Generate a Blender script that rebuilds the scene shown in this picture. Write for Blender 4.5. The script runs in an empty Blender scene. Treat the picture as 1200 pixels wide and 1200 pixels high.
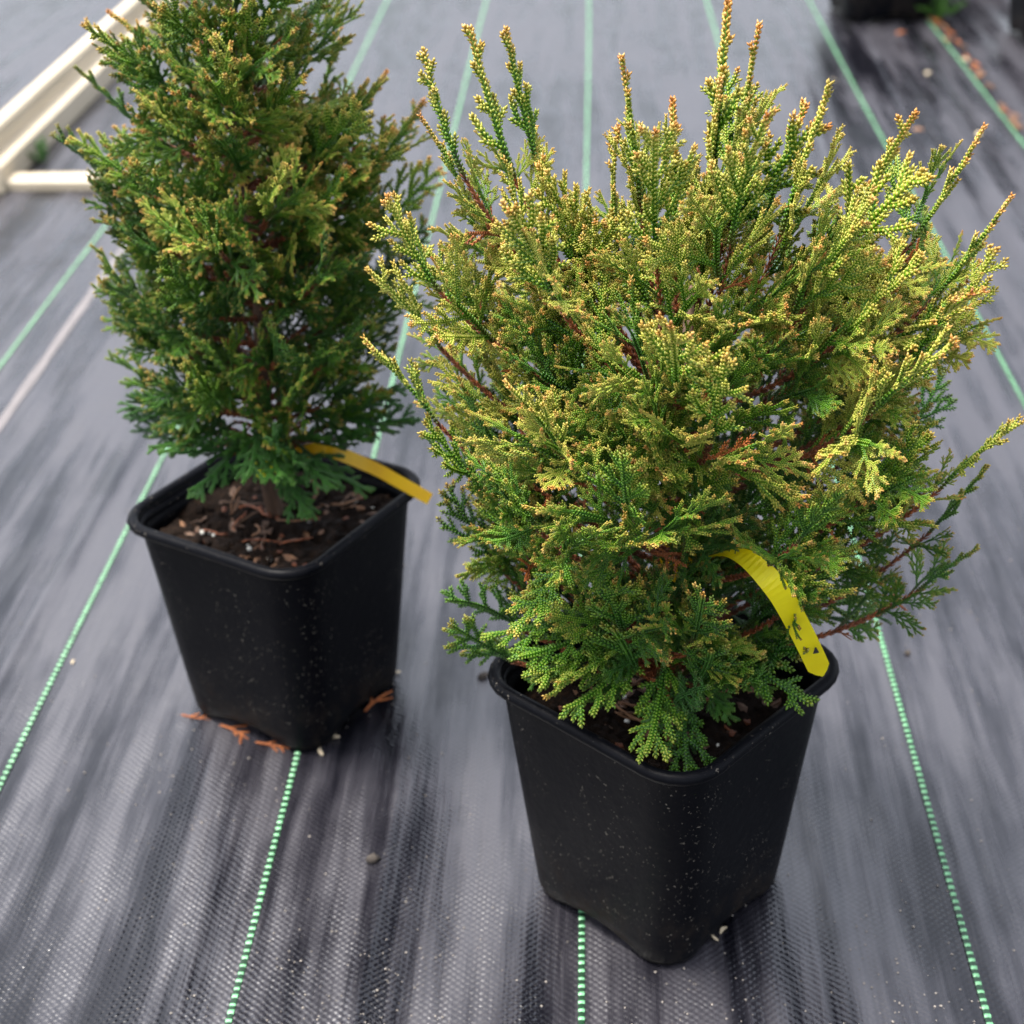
import bpy, math, random
import numpy as np
from mathutils import Vector, Matrix, Quaternion, noise

# ---------------------------------------------------------------- camera
scene = bpy.context.scene
COL = scene.collection
CAM_H = 0.502
FPX = 1853.1          # focal length in pixels of a 1200 px wide frame
FW = Vector((-0.0495, 0.8622, -0.5041)).normalized()
RT = Vector((0.99882, 0.0430, -0.0237))
RT = (RT - FW * RT.dot(FW)).normalized()
UP = RT.cross(FW)
CAM = Vector((0, 0, CAM_H))
cd = bpy.data.cameras.new('camera')
cd.sensor_width = 36.0
cd.lens = 36.0 * FPX / 1200.0
cd.clip_start = 0.01
cd.clip_end = 500
cd.dof.use_dof = True
cd.dof.focus_distance = 0.545
cd.dof.aperture_fstop = 13.0
cam = bpy.data.objects.new('camera', cd)
COL.objects.link(cam)
m = Matrix.Identity(4)
for i in range(3):
    m[i][0], m[i][1], m[i][2], m[i][3] = RT[i], UP[i], -FW[i], CAM[i]
cam.matrix_world = m
scene.camera = cam

# ---------------------------------------------------------------- world, sun, exposure
SUN_EL, SUN_AZ = math.radians(73), math.radians(-98)   # azimuth measured from +Y towards +X
world = bpy.data.worlds.new('World')
scene.world = world
world.use_nodes = True
wn, wl = world.node_tree.nodes, world.node_tree.links
wn.clear()
sky = wn.new('ShaderNodeTexSky')
sky.sky_type = 'NISHITA'
sky.sun_disc = False
sky.sun_elevation = SUN_EL
sky.sun_rotation = SUN_AZ
sky.air_density = 1.0
sky.dust_density = 4.0
sky.ozone_density = 1.0
hsv = wn.new('ShaderNodeHueSaturation')
hsv.inputs['Saturation'].default_value = 0.42
bg = wn.new('ShaderNodeBackground')
bg.inputs['Strength'].default_value = 0.15
wo = wn.new('ShaderNodeOutputWorld')
wl.new(sky.outputs[0], hsv.inputs['Color'])
wl.new(hsv.outputs[0], bg.inputs['Color'])
wl.new(bg.outputs[0], wo.inputs['Surface'])

sd = bpy.data.lights.new('sun', 'SUN')
sd.energy = 2.6
sd.angle = math.radians(16)
sd.color = (1.0, 0.95, 0.87)
sun = bpy.data.objects.new('sun', sd)
COL.objects.link(sun)
sdir = Vector((math.sin(SUN_AZ) * math.cos(SUN_EL), math.cos(SUN_AZ) * math.cos(SUN_EL), math.sin(SUN_EL)))
sun.rotation_euler = sdir.to_track_quat('Z', 'Y').to_euler()
sun.location = (0, 0, 3)

scene.view_settings.view_transform = 'Standard'
scene.view_settings.look = 'None'
scene.view_settings.gamma = 1.0
scene.view_settings.exposure = 1.60
scene.view_settings.use_curve_mapping = False
scene.render.engine = 'CYCLES'
scene.cycles.max_bounces = 8
scene.cycles.transparent_max_bounces = 4

# ---------------------------------------------------------------- helpers
def ray(x, y):
    return FW * FPX + RT * (x - 600) - UP * (y - 600)
def ground_at(x, y, z=0.0):
    d = ray(x, y)
    return CAM + d * ((z - CAM_H) / d.z)
def depth_at(x, y, Y):
    d = ray(x, y)
    return CAM + d * (Y / d.y)

def tag(o, label=None, cat=None, group=None, kind=None):
    if label: o['label'] = label
    if cat: o['category'] = cat
    if group: o['group'] = group
    if kind: o['kind'] = kind
    return o
def link(name, me, parent=None):
    o = bpy.data.objects.new(name, me)
    COL.objects.link(o)
    if parent is not None: o.parent = parent
    return o
def empty(name, loc=(0, 0, 0), rz=0.0):
    o = bpy.data.objects.new(name, None)
    o.empty_display_size = 0.02
    COL.objects.link(o)
    o.location = loc
    o.rotation_euler.z = rz
    return o
def mesh_from(verts, faces, mat, smooth=True, name='mesh'):
    me = bpy.data.meshes.new(name)
    me.from_pydata([tuple(v) for v in verts], [], [tuple(f) for f in faces])
    if smooth:
        me.polygons.foreach_set('use_smooth', [True] * len(me.polygons))
    if mat: me.materials.append(mat)
    me.update()
    return me

class Mat:
    """small node-building helper"""
    def __init__(self, name):
        self.m = bpy.data.materials.new(name)
        self.m.use_nodes = True
        self.t = self.m.node_tree
        self.t.nodes.clear()
        self.out = self.n('ShaderNodeOutputMaterial')
    def n(self, kind, **kw):
        nd = self.t.nodes.new(kind)
        for k, v in kw.items():
            if hasattr(nd, k): setattr(nd, k, v)
        return nd
    def l(self, a, b): self.t.links.new(a, b)
    def bsdf(self, **kw):
        b = self.n('ShaderNodeBsdfPrincipled')
        for k, v in kw.items(): b.inputs[k.replace('_', ' ')].default_value = v
        return b
    def coord(self, scale=(1, 1, 1), which='Object'):
        tc = self.n('ShaderNodeTexCoord')
        mp = self.n('ShaderNodeMapping')
        mp.inputs['Scale'].default_value = scale
        self.l(tc.outputs[which], mp.inputs['Vector'])
        return mp.outputs[0]
    def noise(self, vec, scale, detail=3, rough=0.55):
        nz = self.n('ShaderNodeTexNoise')
        nz.inputs['Scale'].default_value = scale
        nz.inputs['Detail'].default_value = detail
        nz.inputs['Roughness'].default_value = rough
        if vec is not None: self.l(vec, nz.inputs['Vector'])
        return nz.outputs['Fac']
    def ramp(self, fac, stops):
        r = self.n('ShaderNodeValToRGB')
        e = r.color_ramp.elements
        while len(e) < len(stops): e.new(0.5)
        for el, (p, c) in zip(e, stops):
            el.position = p
            el.color = c if len(c) == 4 else (*c, 1)
        self.l(fac, r.inputs['Fac'])
        return r.outputs['Color']
    def math(self, op, a, b=None, clamp=False):
        nd = self.n('ShaderNodeMath', operation=op)
        nd.use_clamp = clamp
        for i, v in enumerate((a, b)):
            if v is None: continue
            if isinstance(v, (int, float)): nd.inputs[i].default_value = v
            else: self.l(v, nd.inputs[i])
        return nd.outputs[0]
    def mix(self, fac, a, b, blend='MIX'):
        nd = self.n('ShaderNodeMix', data_type='RGBA', blend_type=blend)
        for s, v in (('Factor', fac), ('A', a), ('B', b)):
            sock = [i for i in nd.inputs if i.name == s and i.type == ('VALUE' if s == 'Factor' else 'RGBA')][0]
            if isinstance(v, (int, float)): sock.default_value = v
            elif isinstance(v, tuple): sock.default_value = v if len(v) == 4 else (*v, 1)
            else: self.l(v, sock)
        return [o for o in nd.outputs if o.type == 'RGBA'][0]
    def bump(self, height, strength=1.0, dist=0.001, normal=None):
        b = self.n('ShaderNodeBump')
        b.inputs['Strength'].default_value = strength
        b.inputs['Distance'].default_value = dist
        self.l(height, b.inputs['Height'])
        if normal is not None: self.l(normal, b.inputs['Normal'])
        return b.outputs[0]
    def done(self, shader):
        self.l(shader, self.out.inputs['Surface'])
        return self.m

# ---------------------------------------------------------------- materials
def mat_fabric():
    M = Mat('woven_black_fabric')
    g = M.coord()
    sep = M.n('ShaderNodeSeparateXYZ')
    M.l(g, sep.inputs[0])
    # slight wobble of the tapes
    wob = M.noise(M.coord((30, 30, 1)), 5.0, 3)
    wx = M.math('ADD', sep.outputs[0], M.math('MULTIPLY', wob, 0.0016))
    wy = M.math('ADD', sep.outputs[1], M.math('MULTIPLY', wob, 0.0022))
    sx = M.math('SINE', M.math('MULTIPLY', wx, math.pi / 0.00205))
    sy = M.math('SINE', M.math('MULTIPLY', wy, math.pi / 0.00170))
    weave = M.math('MULTIPLY', sx, sy)
    wamp = M.math('MULTIPLY', M.math('SUBTRACT', M.noise(M.coord((60, 22, 1)), 1.0, 4, 0.65), 0.20, True), 2.3, True)
    jit_ = M.noise(M.coord((520, 420, 1)), 1.0, 2)
    weave = M.math('MULTIPLY', weave, M.math('MULTIPLY', wamp, M.math('ADD', 0.45, jit_)))
    # streaks that run along the warp, dust and dirt
    streak = M.noise(M.coord((46, 3.2, 1)), 1.0, 4, 0.6)
    streak2 = M.noise(M.coord((150, 9, 1)), 1.0, 3, 0.6)
    patch = M.noise(M.coord((5, 3.2, 1)), 1.0, 5, 0.62)
    speck = M.noise(M.coord((900, 900, 1)), 1.0, 2, 0.5)
    mask = M.math('ADD', M.math('MULTIPLY', streak, 0.62), M.math('ADD', M.math('MULTIPLY', patch, 0.55), M.math('MULTIPLY', streak2, 0.22)))
    dust = M.ramp(mask, [(0.60, (0, 0, 0)), (0.76, (1, 1, 1))])
    col = M.mix(dust, (0.004, 0.004, 0.006), (0.026, 0.0245, 0.031))
    sp = M.ramp(speck, [(0.735, (0, 0, 0)), (0.78, (1, 1, 1))])
    col = M.mix(M.math('MULTIPLY', sp, 0.5), col, (0.30, 0.28, 0.25))
    rough = M.math('ADD', 0.14, M.math('MULTIPLY', dust, 0.25))
    b = M.bsdf(IOR=1.80)
    M.l(col, b.inputs['Base Color'])
    M.l(rough, b.inputs['Roughness'])
    M.l(M.math('ADD', 0.25, M.math('MULTIPLY', dust, 0.27)), b.inputs['Specular IOR Level'])
    n1 = M.bump(streak2, 0.7, 0.0010)
    n2 = M.bump(weave, 0.75, 0.00020, n1)
    M.l(n2, b.inputs['Normal'])
    return M.done(b.outputs[0])

def mat_thread(name, c, rough=0.4):
    M = Mat(name)
    v = M.noise(M.coord((60, 6, 60)), 5.0, 3)
    col = M.ramp(v, [(0.3, tuple(x * 0.65 for x in c)), (0.7, c)])
    b = M.bsdf(Roughness=rough)
    M.l(col, b.inputs['Base Color'])
    return M.done(b.outputs[0])

def mat_pot():
    M = Mat('black_plastic')
    v = M.coord()
    sc = M.noise(M.coord((30, 30, 30)), 4.0, 5, 0.65)
    spk = M.noise(v, 700.0, 2, 0.5)
    low = M.n('ShaderNodeSeparateXYZ')
    M.l(v, low.inputs[0])
    # splashed soil near the foot of the pot
    foot = M.math('SUBTRACT', 1.0, M.math('MULTIPLY', low.outputs[2], 28.0), True)
    spl = M.math('MULTIPLY', M.math('SUBTRACT', M.noise(v, 55.0, 5, 0.7), 0.47, True), M.math('MULTIPLY', foot, 5.0), True)
    col = M.mix(M.math('MULTIPLY', sc, 0.5), (0.0016, 0.0018, 0.0030), (0.0036, 0.0039, 0.0054))
    col = M.mix(M.math('MULTIPLY', spl, 0.55), col, (0.045, 0.034, 0.026))
    sp = M.math('MULTIPLY', M.ramp(spk, [(0.665, (0, 0, 0)), (0.70, (1, 1, 1))]), 0.55)
    spm = M.math('MULTIPLY', M.math('SUBTRACT', M.noise(v, 38.0, 3, 0.6), 0.44, True), 6.0, True)
    col = M.mix(M.math('MULTIPLY', sp, spm), col, (0.20, 0.18, 0.15))
    b = M.bsdf(IOR=1.16)
    M.l(col, b.inputs['Base Color'])
    r = M.math('ADD', 0.30, M.math('MULTIPLY', sc, 0.24))
    r = M.math('ADD', r, M.math('MULTIPLY', spl, 0.3))
    M.l(r, b.inputs['Roughness'])
    M.l(M.bump(M.noise(v, 260.0, 3), 0.25, 0.0006), b.inputs['Normal'])
    return M.done(b.outputs[0])

def mat_soil():
    M = Mat('potting_soil')
    v = M.coord()
    a = M.noise(v, 190.0, 5, 0.7)
    c = M.noise(v, 60.0, 4, 0.6)
    col = M.ramp(a, [(0.30, (0.0025, 0.0015, 0.001)), (0.55, (0.010, 0.0055, 0.003)), (0.78, (0.055, 0.027, 0.012))])
    col = M.mix(M.math('MULTIPLY', c, 0.5), col, (0.012, 0.006, 0.0035))
    b = M.bsdf(Roughness=0.9)
    b.inputs['Specular IOR Level'].default_value = 0.15
    M.l(col, b.inputs['Base Color'])
    M.l(M.bump(a, 1.0, 0.003), b.inputs['Normal'])
    return M.done(b.outputs[0])

def mat_simple(name, stops, scale=60, rough=0.6, bump=0.3, bd=0.0006, spec=0.5, rnd=0.0, stretch=(1, 1, 1)):
    M = Mat(name)
    v = M.coord(stretch)
    nz = M.noise(v, scale, 4, 0.6)
    col = M.ramp(nz, stops)
    if rnd:
        oi = M.n('ShaderNodeObjectInfo')
        k = M.math('ADD', 1.0 - rnd, M.math('MULTIPLY', oi.outputs['Random'], 2 * rnd))
        cc = M.n('ShaderNodeCombineColor')
        for i in range(3): M.l(k, cc.inputs[i])
        col = M.mix(1.0, col, cc.outputs[0], 'MULTIPLY')
    b = M.bsdf(Roughness=rough)
    b.inputs['Specular IOR Level'].default_value = spec
    M.l(col, b.inputs['Base Color'])
    if bump: M.l(M.bump(nz, bump, bd), b.inputs['Normal'])
    return M.done(b.outputs[0])

def mat_foliage():
    """scale-leaf foliage: object colour carries (bud strength, yellowness, freshness)"""
    M = Mat('thuja_scale_leaves')
    oi = M.n('ShaderNodeObjectInfo')
    oc = M.n('ShaderNodeSeparateColor')
    M.l(oi.outputs['Color'], oc.inputs[0])
    tip = M.n('ShaderNodeAttribute', attribute_name='tip').outputs['Fac']
    age = M.n('ShaderNodeAttribute', attribute_name='age').outputs['Fac']
    nz = M.noise(M.coord(), 160.0, 3)
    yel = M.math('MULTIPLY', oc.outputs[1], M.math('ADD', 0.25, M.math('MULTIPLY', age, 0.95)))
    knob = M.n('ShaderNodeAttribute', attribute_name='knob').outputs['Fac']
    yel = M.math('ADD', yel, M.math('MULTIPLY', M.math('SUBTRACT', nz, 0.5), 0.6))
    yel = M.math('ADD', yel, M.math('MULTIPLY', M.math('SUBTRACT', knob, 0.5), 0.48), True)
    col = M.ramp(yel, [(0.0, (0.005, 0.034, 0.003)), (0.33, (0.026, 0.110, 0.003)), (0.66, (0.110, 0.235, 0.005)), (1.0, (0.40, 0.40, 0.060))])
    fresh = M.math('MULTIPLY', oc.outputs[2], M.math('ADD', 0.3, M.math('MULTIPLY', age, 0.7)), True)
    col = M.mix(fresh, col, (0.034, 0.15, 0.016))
    # older wood showing at the foot of the spray
    old = M.math('MULTIPLY', M.math('SUBTRACT', 0.16, age, True), 4.0, True)
    col = M.mix(old, col, (0.11, 0.075, 0.015))
    bud = M.math('MULTIPLY', M.math('MULTIPLY', tip, oc.outputs[0]), M.math('ADD', 0.45, M.math('MULTIPLY', nz, 1.1)), True)
    budc = M.ramp(nz, [(0.35, (0.22, 0.07, 0.018)), (0.5, (0.48, 0.20, 0.035)), (0.68, (0.62, 0.40, 0.13))])
    col = M.mix(bud, col, budc)
    b = M.bsdf(Roughness=0.34)
    b.inputs['Specular IOR Level'].default_value = 0.5
    M.l(col, b.inputs['Base Color'])
    tr = M.n('ShaderNodeBsdfTranslucent')
    M.l(col, tr.inputs['Color'])
    mx = M.n('ShaderNodeMixShader')
    mx.inputs[0].default_value = 0.15
    M.l(b.outputs[0], mx.inputs[1])
    M.l(tr.outputs[0], mx.inputs[2])
    return M.done(mx.outputs[0])

FABRIC = mat_fabric()
THREAD = mat_thread('green_thread', (0.14, 0.38, 0.19))
THREAD_DARK = mat_thread('dark_green_thread', (0.004, 0.030, 0.011))
SEAM = mat_thread('pale_seam', (0.15, 0.135, 0.135), 0.5)
POT = mat_pot()
SOIL = mat_soil()
LEAF = mat_foliage()
RUST = mat_simple('rusty_bark', [(0.3, (0.05, 0.014, 0.006)), (0.5, (0.15, 0.040, 0.011)), (0.75, (0.34, 0.095, 0.022))], 210, 0.6, 0.6, 0.0008, rnd=0.25)
BARK = mat_simple('grey_brown_bark', [(0.3, (0.035, 0.020, 0.013)), (0.55, (0.115, 0.065, 0.040)), (0.8, (0.26, 0.19, 0.14))], 150, 0.8, 0.9, 0.0012, stretch=(1, 1, 0.25))
CHIP = mat_simple('bark_chip', [(0.3, (0.05, 0.022, 0.010)), (0.55, (0.16, 0.075, 0.033)), (0.8, (0.33, 0.19, 0.10))], 120, 0.75, 0.6, 0.0006, rnd=0.4)
ORANGE = mat_simple('dry_orange_leaf', [(0.3, (0.16, 0.040, 0.010)), (0.55, (0.34, 0.10, 0.020)), (0.8, (0.50, 0.20, 0.05))], 150, 0.6, 0.5, 0.0005, rnd=0.25)
PALE = mat_simple('pale_husk', [(0.3, (0.38, 0.30, 0.19)), (0.7, (0.62, 0.54, 0.40))], 150, 0.6, 0.3, 0.0004, rnd=0.2)
PERLITE = mat_simple('perlite', [(0.3, (0.42, 0.41, 0.36)), (0.7, (0.75, 0.74, 0.68))], 300, 0.7, 0.5, 0.0005, rnd=0.15)
GRIT = mat_simple('grit', [(0.3, (0.08, 0.07, 0.06)), (0.7, (0.34, 0.30, 0.26))], 40, 0.8, 0.3, 0.0004)
STONE = mat_simple('dark_clod', [(0.3, (0.018, 0.014, 0.011)), (0.7, (0.06, 0.048, 0.038))], 180, 0.85, 0.8, 0.0008)
CREAM = mat_simple('cream_painted_wood', [(0.3, (0.38, 0.32, 0.23)), (0.55, (0.48, 0.41, 0.30)), (0.8, (0.54, 0.47, 0.36))], 6, 0.5, 0.15, 0.001, stretch=(4, 0.6, 4))
def mat_tape(name, a, c):
    M = Mat(name)
    nz = M.noise(M.coord(), 45, 4)
    col = M.ramp(nz, [(0.3, a), (0.7, c)])
    b = M.bsdf(Roughness=0.4)
    M.l(col, b.inputs['Base Color'])
    tr = M.n('ShaderNodeBsdfTranslucent')
    M.l(col, tr.inputs['Color'])
    mx = M.n('ShaderNodeMixShader')
    mx.inputs[0].default_value = 0.38
    M.l(b.outputs[0], mx.inputs[1])
    M.l(tr.outputs[0], mx.inputs[2])
    return M.done(mx.outputs[0])
YELLOW = mat_tape('yellow_plastic_tape', (0.82, 0.70, 0.004), (0.90, 0.82, 0.008))
AMBER = mat_tape('amber_plastic_tape', (0.74, 0.44, 0.006), (0.86, 0.60, 0.008))
INK = mat_simple('black_print', [(0.3, (0.008, 0.008, 0.008)), (0.7, (0.015, 0.015, 0.015))], 40, 0.5, 0)

# ---------------------------------------------------------------- ground fabric
LINES = [-0.590, -0.449, -0.289, -0.147, -0.004, 0.160, 0.303, 0.440]
def ground_z(x, y):
    w = 0.0
    if -1.2 < x < 1.2 and 0.2 < y < 3.2:
        w += 0.00038 * noise.noise(Vector((x * 26, y * 2.6, 1.3)))
        w += 0.00018 * noise.noise(Vector((x * 75, y * 5.0, 7.1)))
        w += 0.0010 * noise.noise(Vector((x * 7, y * 2.0, 3.7)))
        # a few sharp creases that run with the warp
        for cx, y0, y1, h in ((-0.318, 0.62, 1.15, 0.0016), (0.1045, 0.40, 0.72, 0.0012), (-0.098, 0.42, 0.62, 0.0010), (0.245, 0.9, 1.9, 0.0020), (0.35, 1.2, 2.2, 0.0022), (0.385, 1.1, 2.2, 0.0018)):
            if y0 < y < y1:
                k = math.sin(math.pi * (y - y0) / (y1 - y0)) ** 0.5
                d = (x - cx - 0.004 * math.sin(y * 9 + cx * 40)) / 0.0042
                if abs(d) < 3: w += h * k * math.exp(-d * d)
        if x > 0.2 and y > 0.8:
            w += 0.0012 * min(1, (x - 0.2) / 0.15) * min(1, (y - 0.8) / 0.5) * math.sin(x * 150 + 2.0 * math.sin(y * 2.2))
    return w - 0.0007
def axis(a, b, step, far):
    core = list(np.arange(a, b + 1e-9, step))
    out, d = [], step
    lo, hi = a, b
    left, right = [], []
    while lo > -far:
        d *= 1.6; lo -= d; left.append(lo)
    d = step
    while hi < far:
        d *= 1.6; hi += d; right.append(hi)
    return left[::-1] + core + right
gx = axis(-0.75, 0.75, 0.0035, 60)
gy = axis(0.30, 2.60, 0.022, 60)
verts = [(x, y, ground_z(x, y)) for y in gy for x in gx]
nx = len(gx)
faces = [(j * nx + i, j * nx + i + 1, (j + 1) * nx + i + 1, (j + 1) * nx + i) for j in range(len(gy) - 1) for i in range(nx - 1)]
ground = link('ground', mesh_from(verts, faces, FABRIC, True, 'ground'))
tag(ground, 'black woven weed control fabric covering the ground', 'ground', kind='structure')

rnd = random.Random(5)
def strip_line(name, x0, y0, y1, width, mat_a, dashed, parent):
    """a marking yarn: a dark under-tape, with bright over-tapes where it floats over the weave"""
    vs, fs = [], []
    y = y0
    ph = rnd.uniform(0, 6)
    drift = lambda yy: 0.0012 * math.sin(yy * 3.1 + ph)
    if dashed:
        while y < y1:
            d = 0.0024 * rnd.uniform(0.72, 1.2)
            y += 0.0043
            x = x0 + drift(y)
            hw = width / 2 * rnd.uniform(0.92, 1.05)
            b = len(vs)
            for k, (yy, zz) in enumerate(((y, 0.0), (y + d * 0.3, 0.00055), (y + d * 0.7, 0.00055), (y + d, 0.0))):
                z = ground_z(x, yy) + 0.0003 + zz
                vs += [(x - hw, yy, z), (x - hw * 0.3, yy, z + zz * 0.5), (x + hw * 0.3, yy, z + zz * 0.5), (x + hw, yy, z)]
            for r_ in range(3):
                for c in range(3):
                    q = b + r_ * 4 + c
                    fs.append((q, q + 1, q + 5, q + 4))
    else:
        while y < y1:
            x = x0 + drift(y)
            hw = width / 2 * (1 + 0.25 * noise.noise(Vector((y * 30, x0, 0))))
            z = ground_z(x, y) + 0.0005
            vs += [(x - hw, y, z), (x, y, z + 0.0002), (x + hw, y, z)]
            y += 0.012
        for r_ in range(len(vs) // 3 - 1):
            q = r_ * 3
            fs += [(q, q + 1, q + 4, q + 3), (q + 1, q + 2, q + 5, q + 4)]
    return link(name, mesh_from(vs, fs, mat_a), parent)
for x0 in LINES:
    rnd = random.Random(int(x0 * 1000) + 900)
    st = rnd.getstate()
    rnd.setstate(st)
    strip_line('marker_thread_backing', x0, 0.3, 3.2, 0.0026, THREAD_DARK, False, ground)
    rnd.setstate(st)
    strip_line('green_marker_thread', x0, 0.3, 3.2, 0.0026, THREAD, True, ground)
rnd = random.Random(77)
strip_line('pale_seam_strip', -0.419, 0.80, 1.95, 0.0075, SEAM, False, ground)

# fine grit strewn over the fabric: too fine to count
def grit_mesh(n, seed):
    r = random.Random(seed)
    vs, fs = [], []
    for i in range(n):
        y = 0.36 + 1.2 * r.random() ** 1.6
        x = r.uniform(-0.32, 0.32) * (0.7 + 0.6 * y)
        if r.random() < 0.45:
            cx, cy = r.choice(((-0.12, 0.46), (0.05, 0.45), (-0.2, 0.58), (0.13, 0.47), (-0.09, 0.48)))
            x, y = cx + r.gauss(0, 0.03), cy + r.gauss(0, 0.03)
        s = r.uniform(0.00025, 0.0007)
        z = ground_z(x, y) + s * 0.4
        b = len(vs)
        for (dx, dy, dz) in ((1, 0, 0), (-1, 0, 0), (0, 1, 0), (0, -1, 0), (0, 0, 1), (0, 0, -1)):
            k = s * r.uniform(0.6, 1.2)
            vs.append((x + dx * k, y + dy * k, z + dz * k * 0.8))
        for a, c in ((0, 2), (2, 1), (1, 3), (3, 0)):
            fs += [(b + a, b + c, b + 4), (b + c, b + a, b + 5)]
    return mesh_from(vs, fs, GRIT, False)
g = link('grit', grit_mesh(900, 3))
tag(g, 'fine pale grit scattered over the black fabric', 'grit', kind='stuff')

# ---------------------------------------------------------------- pots
POT_W, POT_B, POT_H = 0.113, 0.0846, 0.119
def rsq(w, r, n=7):
    """rounded square, 4*n points, anticlockwise"""
    h = w / 2 - r
    pts = []
    for cx, cy, a0 in ((h, h, 0), (-h, h, 90), (-h, -h, 180), (h, -h, 270)):
        for k in range(n):
            a = math.radians(a0 + 90 * k / (n - 1))
            pts.append((cx + r * math.cos(a), cy + r * math.sin(a)))
    # extra points on the straight sides
    out = []
    for i, p in enumerate(pts):
        out.append(p)
        if (i + 1) % n == 0:
            q = pts[(i + 1) % len(pts)]
            for k in range(1, 6):
                out.append((p[0] + (q[0] - p[0]) * k / 6, p[1] + (q[1] - p[1]) * k / 6))
    return out
def loft(sections, mat, cap_first=False, cap_last=False):
    vs, fs = [], []
    n = len(sections[0])
    for s in sections: vs += s
    for j in range(len(sections) - 1):
        for i in range(n):
            a, b = j * n + i, j * n + (i + 1) % n
            fs.append((a, b, b + n, a + n))
    if cap_first: fs.append(tuple(range(n))[::-1])
    if cap_last: fs.append(tuple(range((len(sections) - 1) * n, len(sections) * n)))
    return mesh_from(vs, fs, mat)
def sec(w, r, z, arch=0.0, bulge=0.0, seed=0):
    pts = rsq(w, r)
    out = []
    for (x, y) in pts:
        mx = min(abs(x), abs(y)) / (w / 2)        # 1 in a corner, 0 in the middle of a side
        a = arch * max(0.0, 1 - (mx / 0.62) ** 2)
        d = bulge * (1 - mx ** 2)
        f = 1 + d / (w / 2) + 0.006 * noise.noise(Vector((x * 25, y * 25, z * 18 + seed)))
        out.append((x * f, y * f, z + a))
    return out
def wz(z): return POT_B + (POT_W - 0.0068 - POT_B) * (z / POT_H)
def make_pot(loc, rz, label, seed):
    root = empty('plant_pot', loc, rz)
    tag(root, label, 'pot', 'square black plant pots')
    S = lambda w, r, z, a=0.0: sec(w, r, z, a, -0.0006, seed)
    rows = [S(wz(0) - 0.012, 0.013, 0.0022, 0.003), S(wz(0) - 0.0052, 0.015, 0.0003, 0.0042), S(wz(0) - 0.0020, 0.016, 0.0010, 0.0045), S(wz(0.004), 0.017, 0.0042, 0.0035), S(wz(0.012), 0.017, 0.012, 0.001)]
    for k in range(1, 9):
        z = 0.012 + (POT_H - 0.008 - 0.012) * k / 8
        rows.append(S(wz(z), 0.017 + 0.002 * k / 8, z))
    rows.append(S(wz(POT_H) - 0.0002, 0.019, POT_H - 0.004))
    rows.append(S(wz(POT_H) - 0.0030, 0.0185, POT_H - 0.004))
    for k in range(8, -1, -1):
        z = 0.006 + (POT_H - 0.014) * k / 8
        rows.append(S(wz(z) - 0.003, 0.0165, z))
    body = link('body', loft(rows, POT, True, True), root)
    # rolled rim
    rr = []
    cz, rad, th = POT_H - 0.0026, 0.0029, POT_W - 0.0032
    for k in range(11):
        a = math.radians(-150 + 30 * k)
        rr.append(S(th + 2 * rad * math.cos(a), 0.0195 + rad * math.cos(a), cz + rad * math.sin(a) * 0.95))
    rim = link('rim', loft(rr, POT), root)
    # inner step that the rim turns into
    rr = [S(POT_W - 0.0078, 0.018, POT_H - 0.002), S(POT_W - 0.0100, 0.0175, POT_H - 0.0042), S(POT_W - 0.0104, 0.0172, POT_H - 0.0082), S(POT_W - 0.0140, 0.0165, POT_H - 0.0100), S(POT_W - 0.0144, 0.0165, POT_H - 0.013)]
    link('inner_ledge', loft(rr, POT), root)
    return root

A = Vector((0.0300, 0.5312, 0)); A_ROT = 0.0671 + math.pi / 4
B = Vector((-0.1548, 0.6700, 0)); B_ROT = 0.2864 + math.pi / 4
potA = make_pot(A, A_ROT, 'square black plastic pot holding the round bushy conifer', 1)
potB = make_pot(B, B_ROT, 'square black plastic pot holding the tall narrow conifer', 9)

def make_soil(pot_loc, rz, level, label, seed, slope=(0, 0)):
    r = random.Random(seed)
    N = 64
    w = wz(level) - 0.004
    vs, fs = [], []
    for j in range(N + 1):
        for i in range(N + 1):
            u, v = (i / N - 0.5), (j / N - 0.5)
            # square to rounded square
            k = 1 - 0.13 * (abs(2 * u) ** 3) * (abs(2 * v) ** 3)
            x, y = u * w * k, v * w * k
            p = Vector((x * 70 + seed, y * 70, seed))
            z = level + 0.0040 * noise.noise(p) + 0.0026 * noise.noise(p * 2.7) + 0.0014 * noise.noise(p * 6.5)
            z += 0.006 * math.exp(-(x * x + y * y) / 0.0005) + slope[0] * x + slope[1] * y
            vs.append((x, y, z))
    for j in range(N):
        for i in range(N):
            a = j * (N + 1) + i
            fs.append((a, a + 1, a + N + 2, a + N + 1))
    s = link('potting_soil', mesh_from(vs, fs, SOIL))
    s.location = pot_loc
    s.rotation_euler.z = rz
    tag(s, label, 'soil', kind='stuff')
    def height(x, y):
        p = Vector((x * 70 + seed, y * 70, seed))
        return level + 0.0040 * noise.noise(p) + 0.0026 * noise.noise(p * 2.7) + 0.006 * math.exp(-(x * x + y * y) / 0.0005) + slope[0] * x + slope[1] * y
    return s, height

soilA, hA = make_soil(A, A_ROT, 0.1000, 'dark crumbly soil under the round bushy conifer', 4)
soilB, hB = make_soil(B, B_ROT, 0.1045, 'dark crumbly soil under the tall narrow conifer', 12)

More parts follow.
